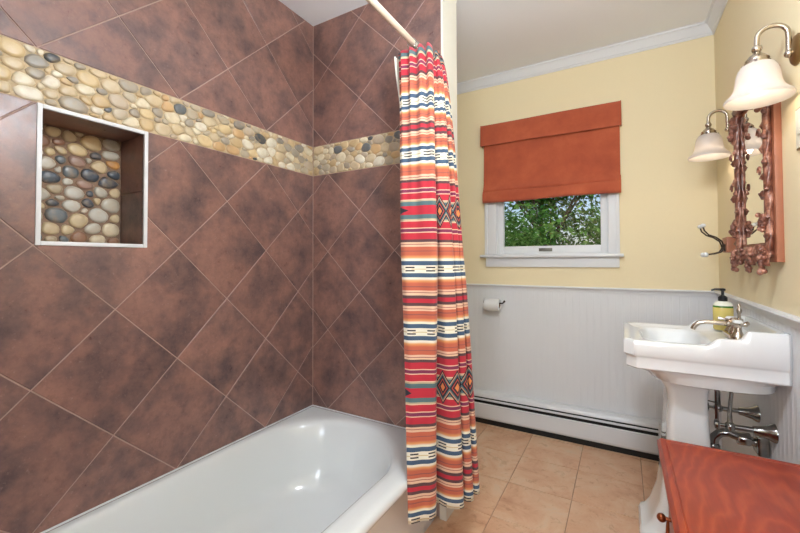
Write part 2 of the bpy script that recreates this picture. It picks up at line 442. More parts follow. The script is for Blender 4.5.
tile_wall(wall_left, lw, 'l', YN, YE-.002, BT+.002, ZC-.002, (AY, BT))
tile_wall(wall_tub_end, ew, 'e', XL+.002, XP-.005, .30, BB-.002, (AX, BB))
tile_wall(wall_tub_end, ew, 'e', XL+.002, XP-.005, BT+.002, ZC-.002, (AX, BT))
nwl = lambda a, b, d: (a, YN+d, b)
tile_wall(wall_tub_near, nwl, 'n', XL+.002, XP-.005, .30, BB-.002, (AX, BB))
tile_wall(wall_tub_near, nwl, 'n', XL+.002, XP-.005, BB+.002, ZC-.002, (AX, BB))
# niche lining
zj = 1.437
def lining(q):
    return MB().box(*q, bev=.001).build('niche_tile', 'tile', wall_left, ang=None)
for z0, z1 in ((NZ0, zj-.0015), (zj+.0015, NZ1)):
    lining((NX, XL-.004, NY1, NY1+.006, z0, z1)); lining((NX, XL-.004, NY0-.006, NY0, z0, z1))
lining((NX, XL-.004, NY0, NY1, NZ1, NZ1+.006)); lining((NX, XL-.004, NY0, NY1, NZ0-.006, NZ0))
fr = MB()
e = .013
fr.box(XL-.01, XL+.004, NY0-e, NY0, NZ0-e, NZ1+e, .002).box(XL-.01, XL+.004, NY1, NY1+e, NZ0-e, NZ1+e, .002)
fr.box(XL-.01, XL+.004, NY0, NY1, NZ0-e, NZ0, .002).box(XL-.01, XL+.004, NY0, NY1, NZ1, NZ1+e, .002)
fr.build('niche_frame', 'white', wall_left)['label'] = 'white metal edge trim around the niche'

# ------------------------------------------------------------------ pebbles: relaxed cells, each a domed stone
def cells(a0, a1, b0, b1, n, asp, rng, it=14):
    pts = [(rng.uniform(a0, a1), rng.uniform(b0, b1)) for _ in range(n)]
    wgt = [rng.uniform(0, .0009) for _ in range(n)]
    an = [rng.gauss(0, .5) for _ in range(n)]
    for k in range(it+1):
        out = []
        for i, (x, y) in enumerate(pts):
            ps = [(a0, b0), (a1, b0), (a1, b1), (a0, b1)]
            for j, (u, v) in enumerate(pts):
                if j == i or abs(u-x) > .17 or abs(v-y) > .13: continue
                nx, ny = (u-x)/asp**2, (v-y)
                L2 = ((u-x)/asp)**2+(v-y)**2
                off = .5+(wgt[i]-wgt[j])/(2*max(L2, 1e-5)); off = min(.72, max(.28, off))
                mx, my = x+(u-x)*off, y+(v-y)*off
                new = []
                for q in range(len(ps)):
                    p, r = ps[q], ps[(q+1) % len(ps)]
                    fp = -((p[0]-mx)*nx+(p[1]-my)*ny); fr_ = -((r[0]-mx)*nx+(r[1]-my)*ny)
                    if fp >= 0: new.append(p)
                    if fp*fr_ < 0:
                        t = fp/(fp-fr_); new.append((p[0]+(r[0]-p[0])*t, p[1]+(r[1]-p[1])*t))
                ps = new
                if len(ps) < 3: break
            out.append(ps)
        if k < it:
            pts = []
            for ps in out:
                A = 0; cx = cy = 0
                for q in range(len(ps)):
                    p, r = ps[q], ps[(q+1) % len(ps)]; cr = p[0]*r[1]-r[0]*p[1]
                    A += cr; cx += (p[0]+r[0])*cr; cy += (p[1]+r[1])*cr
                pts.append((cx/(3*A), cy/(3*A)) if abs(A) > 1e-9 else (rng.uniform(a0, a1), rng.uniform(b0, b1)))
    return out
def pebble(ps, world, parent, mat, gap, rng, h=.0050):
    for _ in range(2):
        q = []
        for i in range(len(ps)):
            p, r = ps[i], ps[(i+1) % len(ps)]
            q += [(p[0]*.75+r[0]*.25, p[1]*.75+r[1]*.25), (p[0]*.25+r[0]*.75, p[1]*.25+r[1]*.75)]
        ps = q
    ma = sum(p[0] for p in ps)/len(ps); mb = sum(p[1] for p in ps)/len(ps)
    rad = []
    for k in range(14):                        # resample by angle, shrink by the joint
        th = 2*pi*k/14; dx, dy = cos(th), sin(th); best = 0
        for i in range(len(ps)):
            p, r = ps[i], ps[(i+1) % len(ps)]
            x1, y1, ex, ey = p[0]-ma, p[1]-mb, r[0]-p[0], r[1]-p[1]
            den = dx*ey-dy*ex
            if abs(den) < 1e-12: continue
            t = (x1*ey-y1*ex)/den; s = (x1*dy-y1*dx)/den
            if t > 0 and -.001 <= s <= 1.001: best = max(best, t)
        rad.append(best)
    rad = [max(.006, (rad[k-1]+6*rad[k]+rad[(k+1) % 14])/8*1.03-gap) for k in range(14)]
    c0 = Vector(world(ma, mb, 0)); b = MB()
    hh = h*rng.uniform(.7, 1.1)
    rings = [[Vector(world(ma+cos(2*pi*k/14)*rad[k]*s, mb+sin(2*pi*k/14)*rad[k]*s, d))-c0 for k in range(14)]
             for s, d in ((1, -.006), (1, -.002), (.90, hh*.62-.001), (.6, hh-.001))]
    b.loft(rings, False, True)
    o = b.build('pebble', mat, ang=75); o.location = c0; o.parent = parent
rng = random.Random(5)
b = MB().box(XL-.004, XL-.0022, YN, YE, BB, BT); o = b.build('pebble_bed', 'pebble_grout', wall_left, ang=None)
for ps in cells(YN, YE-.003, BB+.001, BT-.001, 184, 1.45, rng): pebble(ps, lw, wall_left, 'pebble', .0011, rng)
b = MB().box(XL, XP-.006, YE+.0022, YE+.004, BB, BT); b.build('pebble_bed', 'pebble_grout', wall_tub_end, ang=None)
for ps in cells(XL+.003, XP-.006, BB+.001, BT-.001, 92, 1.35, rng): pebble(ps, ew, wall_tub_end, 'pebble', .0011, rng)
nw = lambda a, b, d: (NX+d, a, b)
MB().box(NX-.006, NX-.003, NY0, NY1, NZ0, NZ1).build('pebble_bed', 'niche_grout', wall_left, ang=None)
for ps in cells(NY0, NY1, NZ0, NZ1, 66, 1.3, rng): pebble(ps, nw, wall_left, 'niche_pebble', .0030, rng)

# ------------------------------------------------------------------ floor tiles
FT = .308; first = None
xs = [-.54+FT*i for i in range(-4, 5)]; ys = [2.065+FT*j for j in range(-12, 4)]
for i in range(len(xs)-1):
    for j in range(len(ys)-1):
        x0, x1 = max(xs[i]+.0018, -1.5), min(xs[i+1]-.0018, XR); y0, y1 = max(ys[j]+.0018, YB), min(ys[j+1]-.0018, YW)
        if x1-x0 < .02 or y1-y0 < .02: continue
        if x1 < -.78 and YN < (y0+y1)/2 < YP: continue
        tile_piece('floor_tile', [[(x0, y0), (x1, y0), (x1, y1), (x0, y1)]], lambda a, b, d: (a, b, d), floor, 'floor_tile', .008)

# ------------------------------------------------------------------ trims: crown, wainscot, cap
def crown_prof(s):   # (distance from wall, z)
    return [(0, ZC-.067), (.006, ZC-.067), (.008, ZC-.056), (.014, ZC-.052), (.020, ZC-.036), (.032, ZC-.020), (.036, ZC-.012), (.044, ZC-.010), (.046, ZC), (0, ZC)]
cp = crown_prof(0)
struct(MB().prism([(YW-d, z) for d, z in cp], 'X', XL, XR).build('trim_1', 'white', ang=25))
struct(MB().prism([(XR-d, z) for d, z in cp], 'Y', YB, YW).build('trim_2', 'white', ang=25))
struct(MB().prism([(YP+d, z) for d, z in cp], 'X', XL, XP).build('trim_3', 'white', ang=25))
ZCAP = 1.0
def bead(a0, a1, pitch=.041):
    out = [(a0, .0)]; a = a0
    while a+pitch < a1:
        a += pitch
        out += [(a-.007, .004), (a-.0055, .0030), (a-.004, .0038), (a, .0042), (a+.004, .0038), (a+.0055, .0030), (a+.007, .004)]
    out[0] = (a0, .004); return out+[(a1, .004)]
def wains(parent, axis, a0, a1, wall, sgn):
    pr = bead(a0, a1)
    mk = (lambda a, d, z: (a, wall+sgn*d, z)) if axis == 'X' else (lambda a, d, z: (wall+sgn*d, a, z))
    MB().loft([[mk(a, d, z) for a, d in pr] for z in (0, ZCAP-.03)], False, False, closed=False).build('wainscot_panel', 'white', parent, ang=30)
    prof = [(0, ZCAP-.036), (.010, ZCAP-.036), (.012, ZCAP-.020), (.016, ZCAP-.014), (.024, ZCAP-.012), (.027, ZCAP-.006), (.024, ZCAP), (0, ZCAP)]
    MB().prism([(wall+sgn*d, z) for d, z in prof], axis, a0, a1).build('cap_rail', 'white', parent, ang=30)
wains(wall_window, 'X', XL, XR, YW, -1)
wains(wall_right, 'Y', YB, YW-.0, XR, -1)
# base of the partition end
struct(MB().box(XP-.02, XP+.014, YE-.012, YP+.012, 0, .085, .003).build('baseboard_partition', 'cream'))
struct(MB().box(XP, XP+.008, YE-.004, YP+.004, .085, ZC).build('trim_4', 'cream'))

# ------------------------------------------------------------------ window
win = struct(MB().box(WX0, WX0+.012, YW-.0, YW+.12, WZ0, WZ1).box(WX1-.012, WX1, YW, YW+.12, WZ0, WZ1)
             .box(WX0, WX1, YW, YW+.12, WZ1-.012, WZ1).box(WX0, WX1, YW, YW+.12, WZ0, WZ0+.012).build('window_1', 'white', ang=None))
def wpart(name, q, bev=.003, mat='white'): return MB().box(*q, bev=bev).build(name, mat, win)
wpart('casing', (-.868, WX0+.006, YW-.02, YW, 1.215, 2.14)); wpart('casing', (WX1-.006, -.016, YW-.02, YW, 1.215, 2.14))
wpart('casing_band', (-.872, -.852, YW-.028, YW, 1.215, 2.145)); wpart('casing_band', (-.032, -.012, YW-.028, YW, 1.215, 2.145))
wpart('casing', (-.868, -.016, YW-.02, YW, WZ1-.006, 2.14))
wpart('window_sill', (-.902, .008, YW-.055, YW+.03, 1.195, 1.215), .006)
wpart('sill_apron', (-.868, -.016, YW-.018, YW, 1.128, 1.197))
sy0, sy1 = YW+.015, YW+.05
sash = [(-.783, -.744, sy0, sy1, 1.224, 2.05), (-.119, -.080, sy0, sy1, 1.224, 2.05), (-.744, -.119, sy0, sy1, 1.224, 1.274), (-.744, -.119, sy0, sy1, 2.0, 2.05)]
for q in sash: wpart('sash_rail', q, .004)
MB().box(-.75, -.112, YW+.030, YW+.034, 1.268, 2.01).build('pane', 'glass', win, ang=None)
MB().box(-.50, -.413, sy0-.008, sy0, 1.236, 1.258, .002).build('sash_lock', 'label', win)['label'] = 'dark grey metal plate on the bottom rail'

# roman shade
sh = thing('roman_shade', (-.44, YW-.03, 1.59), 'rust orange suede roman shade with valance covering the window top', 'window shade')
def cloth_sheet(x0, x1, prof, amp, rng_, n=26):
    """prof: list of (dist from wall, z) down the front; returns a closed sheet with thickness"""
    b = MB(); rings = []
    ph = [rng_.uniform(0, 6) for _ in range(4)]
    for i in range(n+1):
        f = i/n; x = x0+(x1-x0)*f
        ring = []
        for k, (d, z) in enumerate(prof):
            dd = d+amp*(sin(f*9+ph[0]+z*7)*.5+sin(f*17+ph[1]-z*11)*.3)
            ring.append((x, YW-dd, z+amp*.6*sin(f*7+ph[2]+k*.6)))
        back = [(q[0], q[1]+.006, q[2]) for q in reversed(ring)]
        rings.append(ring+back)
    b.loft(rings); return b
r5 = random.Random(3)
val = [(.040, 2.158), (.062, 2.156), (.068, 2.14), (.068, 2.10), (.069, 2.06), (.070, 2.005)]
v = cloth_sheet(-.886, .006, val, .002, r5)
v.box(-.886, -.880, YW-.064, YW-.02, 2.008, 2.157).box(0, .006, YW-.064, YW-.02, 2.008, 2.157)
v.build('valance', 'suede', sh, ang=60)
main = [(.044, 2.15), (.046, 2.0), (.048, 1.9), (.050, 1.8), (.052, 1.74), (.058, 1.705), (.066, 1.688), (.071, 1.675), (.066, 1.668), (.060, 1.664)]
cloth_sheet(-.868, -.004, main, .005, r5).build('shade_panel', 'suede', sh, ang=70)
fold = [(.050, 1.70), (.058, 1.675), (.068, 1.660), (.074, 1.640), (.075, 1.610), (.070, 1.593), (.060, 1.590), (.050, 1.60)]
cloth_sheet(-.871, -.001, fold, .0055, r5).build('bottom_fold', 'suede', sh, ang=70)

# ------------------------------------------------------------------ baseboard heater
ht = thing('baseboard_heater', (-.3, YW-.03, 0), 'long white metal baseboard heater with black louvre slots under the window wall', 'heater')
hx0, hx1 = -1.45, .168; yw = YW-.0045
MB().box(hx0, hx1, yw-.004, yw, .02, .205).build('back_panel', 'heater', ht, ang=None)
MB().prism([(yw, .222), (yw-.030, .222), (yw-.052, .212), (yw-.062, .196), (yw-.062, .190), (yw-.050, .206), (yw-.030, .216), (yw, .216)], 'X', hx0, hx1).build('hood', 'heater', ht, ang=20)
MB().prism([(yw-.058, .180), (yw-.064, .177), (yw-.066, .170), (yw-.060, .166), (yw-.05, .174)], 'X', hx0, hx1).build('damper', 'heater', ht, ang=20)
MB().prism([(yw-.058, .147), (yw-.066, .142), (yw-.067, .050), (yw-.060, .038), (yw-.054, .038), (yw-.056, .142)], 'X', hx0, hx1).build('front_panel', 'heater', ht, ang=20)
MB().box(hx0, hx1, yw-.048, yw-.006, .06, .20).build('fin_block', 'fin_and_shadow', ht, ang=None)
MB().box(hx0, hx1, yw-.052, yw-.004, 0, .036).build('base_shadow_strip', 'fin_and_shadow', ht, ang=None)  # dark strip stands in for the shadow below the heater
MB().box(hx1, hx1+.016, yw-.070, yw, .018, .226, .004).build('end_cap', 'heater', ht)

# ------------------------------------------------------------------ bathtub
def rr(x0, x1, y0, y1, r, z, n=9, ms=10):
    """rounded rectangle with a fixed point count"""
    pts = []; r = min(r, (x1-x0)/2-1e-4, (y1-y0)/2-1e-4)
    cs = [(x1-r, y0+r, -pi/2), (x1-r, y1-r, 0), (x0+r, y1-r, pi/2), (x0+r, y0+r, pi)]
    for q in range(4):
        cx, cy, a = cs[q]
        arc = [(cx+r*cos(a+pi/2*k/n), cy+r*sin(a+pi/2*k/n)) for k in range(n+1)]
        pts += arc
        nx, ny, na = cs[(q+1) % 4]; nxt = (nx+r*cos(na), ny+r*sin(na)); last = arc[-1]
        for k in range(1, ms): pts.append((last[0]+(nxt[0]-last[0])*k/ms, last[1]+(nxt[1]-last[1])*k/ms))
    return [(p[0], p[1], z) for p in pts]
tub = thing('bathtub', (-1.12, .86, 0), 'white enamelled built-in bathtub with rounded basin along the brown tiled wall', 'bathtub')
a0, b0, b1 = XL+.0055, YN+.002, YE-.0055
rings = [rr(a0, -.757, b0, b1, .004, .0), rr(a0, -.755, b0, b1, .004, .27), rr(a0, -.745, b0, b1, .004, .295), rr(a0, -.716, b0, b1, .004, .312),
         rr(a0, -.703, b0, b1, .006, .325), rr(a0, -.699, b0, b1, .008, .340), rr(a0, -.704, b0, b1, .010, .354), rr(a0, -.716, b0, b1, .012, .362),
         rr(a0+.012, -.735, b0+.012, b1-.012, .06, .3645), rr(a0+.024, -.772, b0+.05, b1-.040, .24, .3645),
         rr(a0+.030, -.788, b0+.07, b1-.056, .30, .3635), rr(a0+.036, -.798, b0+.078, b1-.066, .32, .357), rr(a0+.042, -.806, b0+.085, b1-.075, .325, .342),
         rr(a0+.052, -.816, b0+.10, b1-.088, .325, .30), rr(a0+.066, -.830, b0+.13, b1-.110, .31, .22), rr(a0+.080, -.844, b0+.17, b1-.135, .295, .14),
         rr(a0+.100, -.864, b0+.21, b1-.160, .27, .095), rr(a0+.14, -.90, b0+.25, b1-.20, .23, .068), rr(a0+.20, -.96, b0+.31, b1-.27, .17, .058)]
MB().loft(rings, True, True).build('tub_shell', 'enamel', tub, ang=50)
MB().box(XL+.0005, XL+.006, YN, YE, .3635, .369, .001).box(XL, -.73, YE-.006, YE-.0005, .3635, .369, .001).build('caulk_bead', 'white', tub)
MB().lathe([(.034, .060), (.034, .064), (.026, .066), (.024, .060)], (-1.13, .50, 0)).build('drain', 'chrome', tub)

# ------------------------------------------------------------------ shower rod and curtain
RX, RZ = -.76, 2.104
rod = thing('shower_rod', (RX, 1.0, RZ), 'ivory shower curtain rod spanning the bathtub between tiled walls', 'curtain rod')
MB().tube([(RX, YN, RZ), (RX, YE, RZ)], .0135, 14).build('tube', 'rod', rod)
for y, s in ((YE, '-Y'), (YN, 'Y')):
    MB().lathe([(.034, .0), (.034, .006), (.02, .016), (.016, .03)], (RX, y, RZ), s).build('flange', 'rod', rod)
def catmull(P, seg=12):
    P = [Vector(p) for p in P]; Q = [P[0]*2-P[1]]+P+[P[-1]*2-P[-2]]; out = []
    for i in range(1, len(Q)-2):
        for k in range(seg):
            t = k/seg; a, b_, c, d = Q[i-1], Q[i], Q[i+1], Q[i+2]
            out.append(.5*((2*b_)+(c-a)*t+(2*a-5*b_+4*c-d)*t*t+(3*b_-a-3*c+d)*t*t*t))
    out.append(P[-1]); return out
NU, NV = 240, 90
ZT, ZH = 2.070, .215
bot = catmull([(-.690, 1.240), (-.676, 1.250), (-.650, 1.283), (-.628, 1.30), (-.620, 1.328), (-.636, 1.365), (-.662, 1.392), (-.664, 1.408), (-.642, 1.404),
               (-.606, 1.396), (-.570, 1.405), (-.549, 1.425), (-.556, 1.452), (-.580, 1.472), (-.576, 1.480), (-.553, 1.470), (-.534, 1.480), (-.532, 1.50),
               (-.555, 1.522), (-.552, 1.533), (-.532, 1.532), (-.524, 1.552), (-.545, 1.60)])
mid_ = catmull([(-.769, 1.330), (-.738, 1.328), (-.698, 1.336), (-.655, 1.346), (-.628, 1.362), (-.640, 1.395), (-.672, 1.415), (-.674, 1.428), (-.650, 1.424),
               (-.620, 1.420), (-.600, 1.432), (-.592, 1.448), (-.600, 1.470), (-.615, 1.482), (-.612, 1.490), (-.598, 1.486), (-.588, 1.497), (-.590, 1.510),
               (-.605, 1.525), (-.603, 1.532), (-.590, 1.530), (-.586, 1.545), (-.600, 1.58)])
top = catmull([(-.823, 1.400), (-.785, 1.396), (-.748, 1.400), (-.706, 1.406), (-.675, 1.420), (-.700, 1.440), (-.735, 1.455), (-.737, 1.465), (-.710, 1.463),
               (-.690, 1.465), (-.672, 1.478), (-.668, 1.490), (-.690, 1.505), (-.720, 1.515), (-.718, 1.523), (-.700, 1.520), (-.674, 1.525), (-.676, 1.540),
               (-.700, 1.552), (-.700, 1.560), (-.690, 1.562), (-.688, 1.572), (-.720, 1.590)])
NU = len(bot)-1; LU = [0]
for k in range(NU): LU.append(LU[-1]+((bot[k+1]-bot[k]).length+(mid_[k+1]-mid_[k]).length)/2)
LB = LU[-1]
ANCH = [(.10, .32), (.223, .65), (.331, 1.0), (.448, 1.35), (.675, 2.0), (.901, 2.65), (1.021, 3.0), (1.144, 3.35), (1.378, 4.0), (1.606, 4.65), (1.720, 5.0), (1.828, 5.35), (2.073, 6.0)]
def phase(z):
    for (z0, p0), (z1, p1) in zip(ANCH, ANCH[1:]):
        if z <= z1: return p0+(p1-p0)*(z-z0)/(z1-z0)
    return ANCH[-1][1]
cur = thing('shower_curtain', (-.65, 1.42, ZH), 'striped woven shower curtain in red, orange and blue gathered beside the tub', 'shower curtain')
b = MB(); uvs = []
o0 = Vector((-.65, 1.42, ZH))
for iv in range(NV+1):
    t = iv/NV; z = ZT+(ZH-ZT)*t
    TM = .47
    for k in range(NU+1):
        s = k/NU; rip = 1 if k < 52 else .35
        if t < TM:
            f = (t/TM)**.62; p = top[k].lerp(mid_[k], f)
            x, y = p.x, p.y
            a = (1-t/TM)**1.5*rip
            y += .013*a*sin(k/48*2*pi*4+.5+t*3); x += .004*a*sin(k/48*2*pi*3.3+t*5)
        else:
            p = mid_[k].lerp(bot[k], ((t-TM)/(1-TM))**.85); x, y = p.x, p.y
        y += .004*sin(k/48*2*pi*1.5-t*7)*sin(pi*t)
        b.v.append((x, y, z+.005*sin(k*.6)*(1-t)**8))
        uvs.append((LU[k], phase(z)))
for iv in range(NV):
    for k in range(NU):
        q = iv*(NU+1)+k; b.f.append((q, q+1, q+NU+2, q+NU+1))
cl = b.build('curtain_cloth', 'curtain', cur, ang=80)
uvl = cl.data.uv_layers.new(name='UVMap')
for lp in cl.data.loops: uvl.data[lp.index].uv = uvs[lp.vertex_index]
sm = cl.modifiers.new('thick', 'SOLIDIFY'); sm.thickness = .0018
# liner
b = MB(); n = 60
for iv in range(31):
    t = iv/30; z = 2.06-1.1*t
    for k in range(n+1):
        s = k/n
        b.v.append((-.842+.006*sin(s*50)+.036*min(1, t*2), 1.405+.10*min(1, max(0, t-.05)*1.8)+.10*s, z))
for iv in range(30):
    for k in range(n):
        q = iv*(n+1)+k; b.f.append((q, q+1, q+n+2, q+n+1))
b.build('liner', 'liner', cur, ang=80)['label'] = 'ivory plastic liner behind the striped cloth'
for k in range(9):
    y = 1.415+.021*k
    MB().tube([(RX+.019*cos(a*pi/10), y+.004*sin(a), RZ-.006+.022*sin(a*pi/10)) for a in range(20)], .0022, 6, closed=True).build('curtain_ring', 'chrome', cur)

# ------------------------------------------------------------------ pedestal sink
SY0, SY1 = 1.684, 2.168; SYC = (SY0+SY1)/2
sink = thing('pedestal_sink', (.24, SYC, 0), 'white porcelain pedestal sink with stepped rim and backsplash on the right wall', 'sink')
XBK = XR-.0046
def sstep(a, b_, x):
    t = min(1, max(0, (x-a)/(b_-a))); return t*t*(3-2*t)
def ztop(x): return .877+.029*sstep(.245, .285, x)+.031*sstep(.338, .362, x)
def cr(x0, x1, y0, y1, ch, z, rb=.008):
    """ring with chamfered front corners, square back; dense along the sides"""
    P = [(x0, y0+ch), (x0+ch, y0), (x1-rb, y0), (x1, y0+rb), (x1, y1-rb), (x1-rb, y1), (x0+ch, y1), (x0, y1-ch)]
    cnt = [6, 44, 3, 24, 3, 44, 6, 24]; out = []
    for i in range(8):
        p, q = P[i], P[(i+1) % 8]
        for k in range(cnt[i]):
            f = k/cnt[i]; x, y = p[0]+(q[0]-p[0])*f, p[1]+(q[1]-p[1])*f
            out.append((x, y, z(x) if callable(z) else z))
    return out
CH = .032
dk = lambda x: .866+.016*sstep(.24, .30, x)
def fit(ring, x0, x1, y0, y1, z, r=.1):
    """map a ring's perimeter onto a rounded rectangle by angle"""
    cx, cy = (x0+x1)/2, (y0+y1)/2; out = []
    for p in ring:
        fx, fy = (p[0]-.23)/.23, (p[1]-SYC)/.242
        n4 = (abs(fx)**3.4+abs(fy)**3.4)**(1/3.4)
        out.append((cx+fx/n4*(x1-x0)/2, cy+fy/n4*(y1-y0)/2, z))
    return out
base = cr(0, XBK, SY0, SY1, CH, 0)
rings = [fit(base, .12, .456, SY0+.075, SY1-.075, .708), fit(base, .085, .4625, SY0+.036, SY1-.036, .722), fit(base, .06, .4635, SY0+.024, SY1-.024, .750),
         cr(.022, XBK-.004, SY0+.02, SY1-.02, CH, .768), cr(.012, XBK, SY0+.010, SY1-.010, CH, .770), cr(.008, XBK, SY0+.006, SY1-.006, CH, .775),
         cr(.008, XBK, SY0+.006, SY1-.006, CH, .812), cr(.004, XBK, SY0+.003, SY1-.003, CH, .818), cr(0, XBK, SY0, SY1, CH, .822),
         cr(0, XBK, SY0, SY1, CH, lambda x: ztop(x)-.008), cr(.002, XBK, SY0+.002, SY1-.002, CH, lambda x: ztop(x)-.002), cr(.007, XBK-.002, SY0+.007, SY1-.007, CH, ztop),
         cr(.020, XBK-.016, SY0+.020, SY1-.020, CH*.9, ztop), cr(.025, XBK-.020, SY0+.025, SY1-.025, CH*.9, lambda x: ztop(x)-.003),
         cr(.034, XBK-.030, SY0+.034, SY1-.034, CH*.8, lambda x: dk(x)+.004), cr(.042, XBK-.036, SY0+.042, SY1-.042, CH*.8, dk)]
op = rings[-1]
rings += [fit(base, .055, .288, SY0+.062, SY1-.062, .868), fit(base, .060, .283, SY0+.068, SY1-.068, .864), fit(base, .066, .278, SY0+.076, SY1-.076, .852),
          fit(base, .078, .268, SY0+.092, SY1-.092, .81), fit(base, .105, .245, SY0+.13, SY1-.13, .765), fit(base, .14, .21, SY0+.19, SY1-.19, .745)]
MB().loft(rings).build('basin', 'porcelain', sink, ang=38)
PC = 1.945
prs = [rr(.045, .36, PC-.14, PC+.10, .035, 0, 6, 6), rr(.045, .36, PC-.14, PC+.10, .035, .088, 6, 6), rr(.052, .355, PC-.135, PC+.096, .035, .105, 6, 6), rr(.068, .345, PC-.13, PC+.095, .034, .113, 6, 6),
       rr(.088, .335, PC-.126, PC+.092, .03, .145, 6, 6), rr(.114, .305, PC-.122, PC+.10, .028, .22, 6, 6), rr(.130, .29, PC-.12, PC+.11, .026, .34, 6, 6), rr(.141, .278, PC-.118, PC+.118, .025, .48, 6, 6),
       rr(.147, .272, PC-.118, PC+.12, .024, .63, 6, 6), rr(.141, .274, PC-.122, PC+.124, .026, .672, 6, 6), rr(.121, .282, PC-.134, PC+.134, .03, .708, 6, 6), rr(.113, .286, PC-.14, PC+.138, .03, .735, 6, 6)]
MB().loft(prs).build('pedestal', 'porcelain', sink, ang=40)

# faucet
ZD = .8825
fc = thing('faucet', (.365, SYC, ZD), 'nickel bathroom faucet with two cross handles on the sink deck', 'faucet')
FX = .368
MB().loft([rr(FX-.026, FX+.026, SYC-.075, SYC+.075, .025, ZD, 6, 5), rr(FX-.024, FX+.024, SYC-.073, SYC+.073, .023, ZD+.010, 6, 5), rr(FX-.018, FX+.018, SYC-.068, SYC+.068, .017, ZD+.013, 6, 5)]).build('base_plate', 'nickel', fc)
MB().lathe([(.020, .01), (.017, .018), (.013, .03), (.014, .05), (.017, .058), (.012, .066), (.008, .070)], (FX, SYC, ZD)).build('column', 'nickel', fc)
MB().tube([(FX, SYC, ZD+.045), (FX-.04, SYC, ZD+.047), (FX-.085, SYC, ZD+.048), (FX-.108, SYC, ZD+.043), (FX-.122, SYC, ZD+.030), (FX-.128, SYC, ZD+.016)], [.011, .009, .0085, .0085, .009, .0085], 12).build('spout', 'nickel', fc)
MB().lathe([(.008, .012), (.007, .06), (.005, .085), (.008, .092), (.009, .100), (.005, .110), (.006, .116), (.002, .124)], (FX+.016, SYC, ZD), n=12).build('lift_rod', 'nickel', fc)
for s in (-1, 1):
    y = SYC+s*.058
    h = MB().lathe([(.022, .008), (.018, .016), (.012, .026), (.010, .042), (.014, .048), (.015, .056), (.010, .060)], (FX, y, ZD)).build('handle', 'nickel', fc)
    cb = MB()
    for a in range(4):
        th = pi/4+a*pi/2+.3*s; dx, dy = cos(th), sin(th)
        cb.tube([(FX, y, ZD+.054), (FX+dx*.014, y+dy*.014, ZD+.054), (FX+dx*.026, y+dy*.026, ZD+.055), (FX+dx*.036, y+dy*.036, ZD+.056), (FX+dx*.041, y+dy*.041, ZD+.056)], [.0065, .006, .0055, .0085, .004], 8)
    cb.build('cross_lever', 'nickel', h)
    MB().lathe([(.0155, .058), (.015, .064), (.010, .069), (.001, .070)], (FX, y, ZD)).build('porcelain_button', 'porcelain', h)
# soap bottle
sb = (.362, 2.075, ZD)
so = thing('soap_dispenser', sb, 'yellow labelled hand soap bottle with black pump behind the faucet', 'soap bottle')
def oval(h, r): return rr(sb[0]-r*1.0, sb[0]+r*1.0, sb[1]-r*.85, sb[1]+r*.85, r*.8, sb[2]+h, 6, 3)
MB().loft([oval(0, .030), oval(.004, .033), (oval(.085, .034)), oval(.103, .033), oval(.114, .027), oval(.120, .016), oval(.124, .013)]).build('bottle', 'soap', so, ang=40)
pm = MB().lathe([(.016, .120), (.016, .136), (.011, .141), (.005, .145), (.005, .162), (.010, .164), (.010, .172), (.004, .174)], sb, n=16)
pm.tube([(sb[0], sb[1], sb[2]+.169), (sb[0]-.025, sb[1], sb[2]+.169), (sb[0]-.038, sb[1], sb[2]+.164)], [.005, .0042, .0035], 8).build('pump', 'black', so)

# pipes under the sink
pw = XR-.0045
for y, lab in ((2.075, 'chrome water shut-off valve beside the pedestal, farther from the wooden chest'), (1.872, 'chrome water shut-off valve beside the pedestal, nearer the wooden chest')):
    z = .553
    vl = thing('supply_valve', (pw, y, z), lab, 'water valve', 'shut-off valves under the sink')
    MB().lathe([(.034, 0), (.033, .006), (.024, .02), (.017, .045), (.014, .06)], (pw, y, z), '-X').build('escutcheon', 'chrome', vl)
    MB().lathe([(.010, .03), (.010, .13)], (pw, y, z), '-X', 12).ball((pw-.125, y, z), .017).build('valve_body', 'chrome', vl)
    MB().lathe([(.006, .13), (.006, .155), (.016, .157), (.018, .162), (.016, .17), (.006, .172)], (pw, y, z), '-X', 14).build('valve_knob', 'chrome', vl)
    MB().tube([(pw-.125, y, z), (pw-.125, y, z+.05), (pw-.12, y+.005, z+.10), (pw-.11, y+.005, z+.20)], [.009, .007, .0065, .0065], 10).build('supply_tube', 'chrome', vl)
tp = thing('drain_trap', (pw, 1.965, .47), 'chrome drain trap with square wall flange below the sink', 'drain pipe')
MB().box(pw-.035, pw, 1.93, 2.0, .437, .507, .006).build('wall_flange', 'chrome', tp)
zt = .475; yt = 1.962
MB().tube([(pw-.03, yt, zt), (pw-.08, yt, zt+.012), (pw-.115, yt, zt+.022), (pw-.14, yt, zt+.016), (pw-.157, yt, zt-.005), (pw-.163, yt, zt-.04), (pw-.163, yt, zt-.10), (pw-.163, yt, zt-.16)], .0165, 14).build('trap_pipe', 'chrome', tp)
MB().lathe([(.023, .05), (.024, .055), (.024, .085), (.021, .09)], (pw, yt, zt+.008), '-X').build('slip_nut', 'chrome', tp)
MB().lathe([(.021, -.06), (.024, -.055), (.024, -.035), (.021, -.03)], (pw-.163, yt, zt)).build('slip_nut', 'chrome', tp)
# lift-rod linkage of the drain
lk = thing('drain_linkage', (pw-.16, 1.99, .6), 'thin perforated metal drain linkage bar hanging under the basin', 'linkage')
MB().box(pw-.150, pw-.138, 1.991, 1.993, .53, .70, .0006).build('strap', 'chrome', lk)
MB().tube([(pw-.144, 1.986, .60), (pw-.20, 1.975, .61), (pw-.235, 1.97, .617)], .0025, 8).ball((pw-.236, 1.97, .618), .009).build('pivot_rod', 'iron', lk)

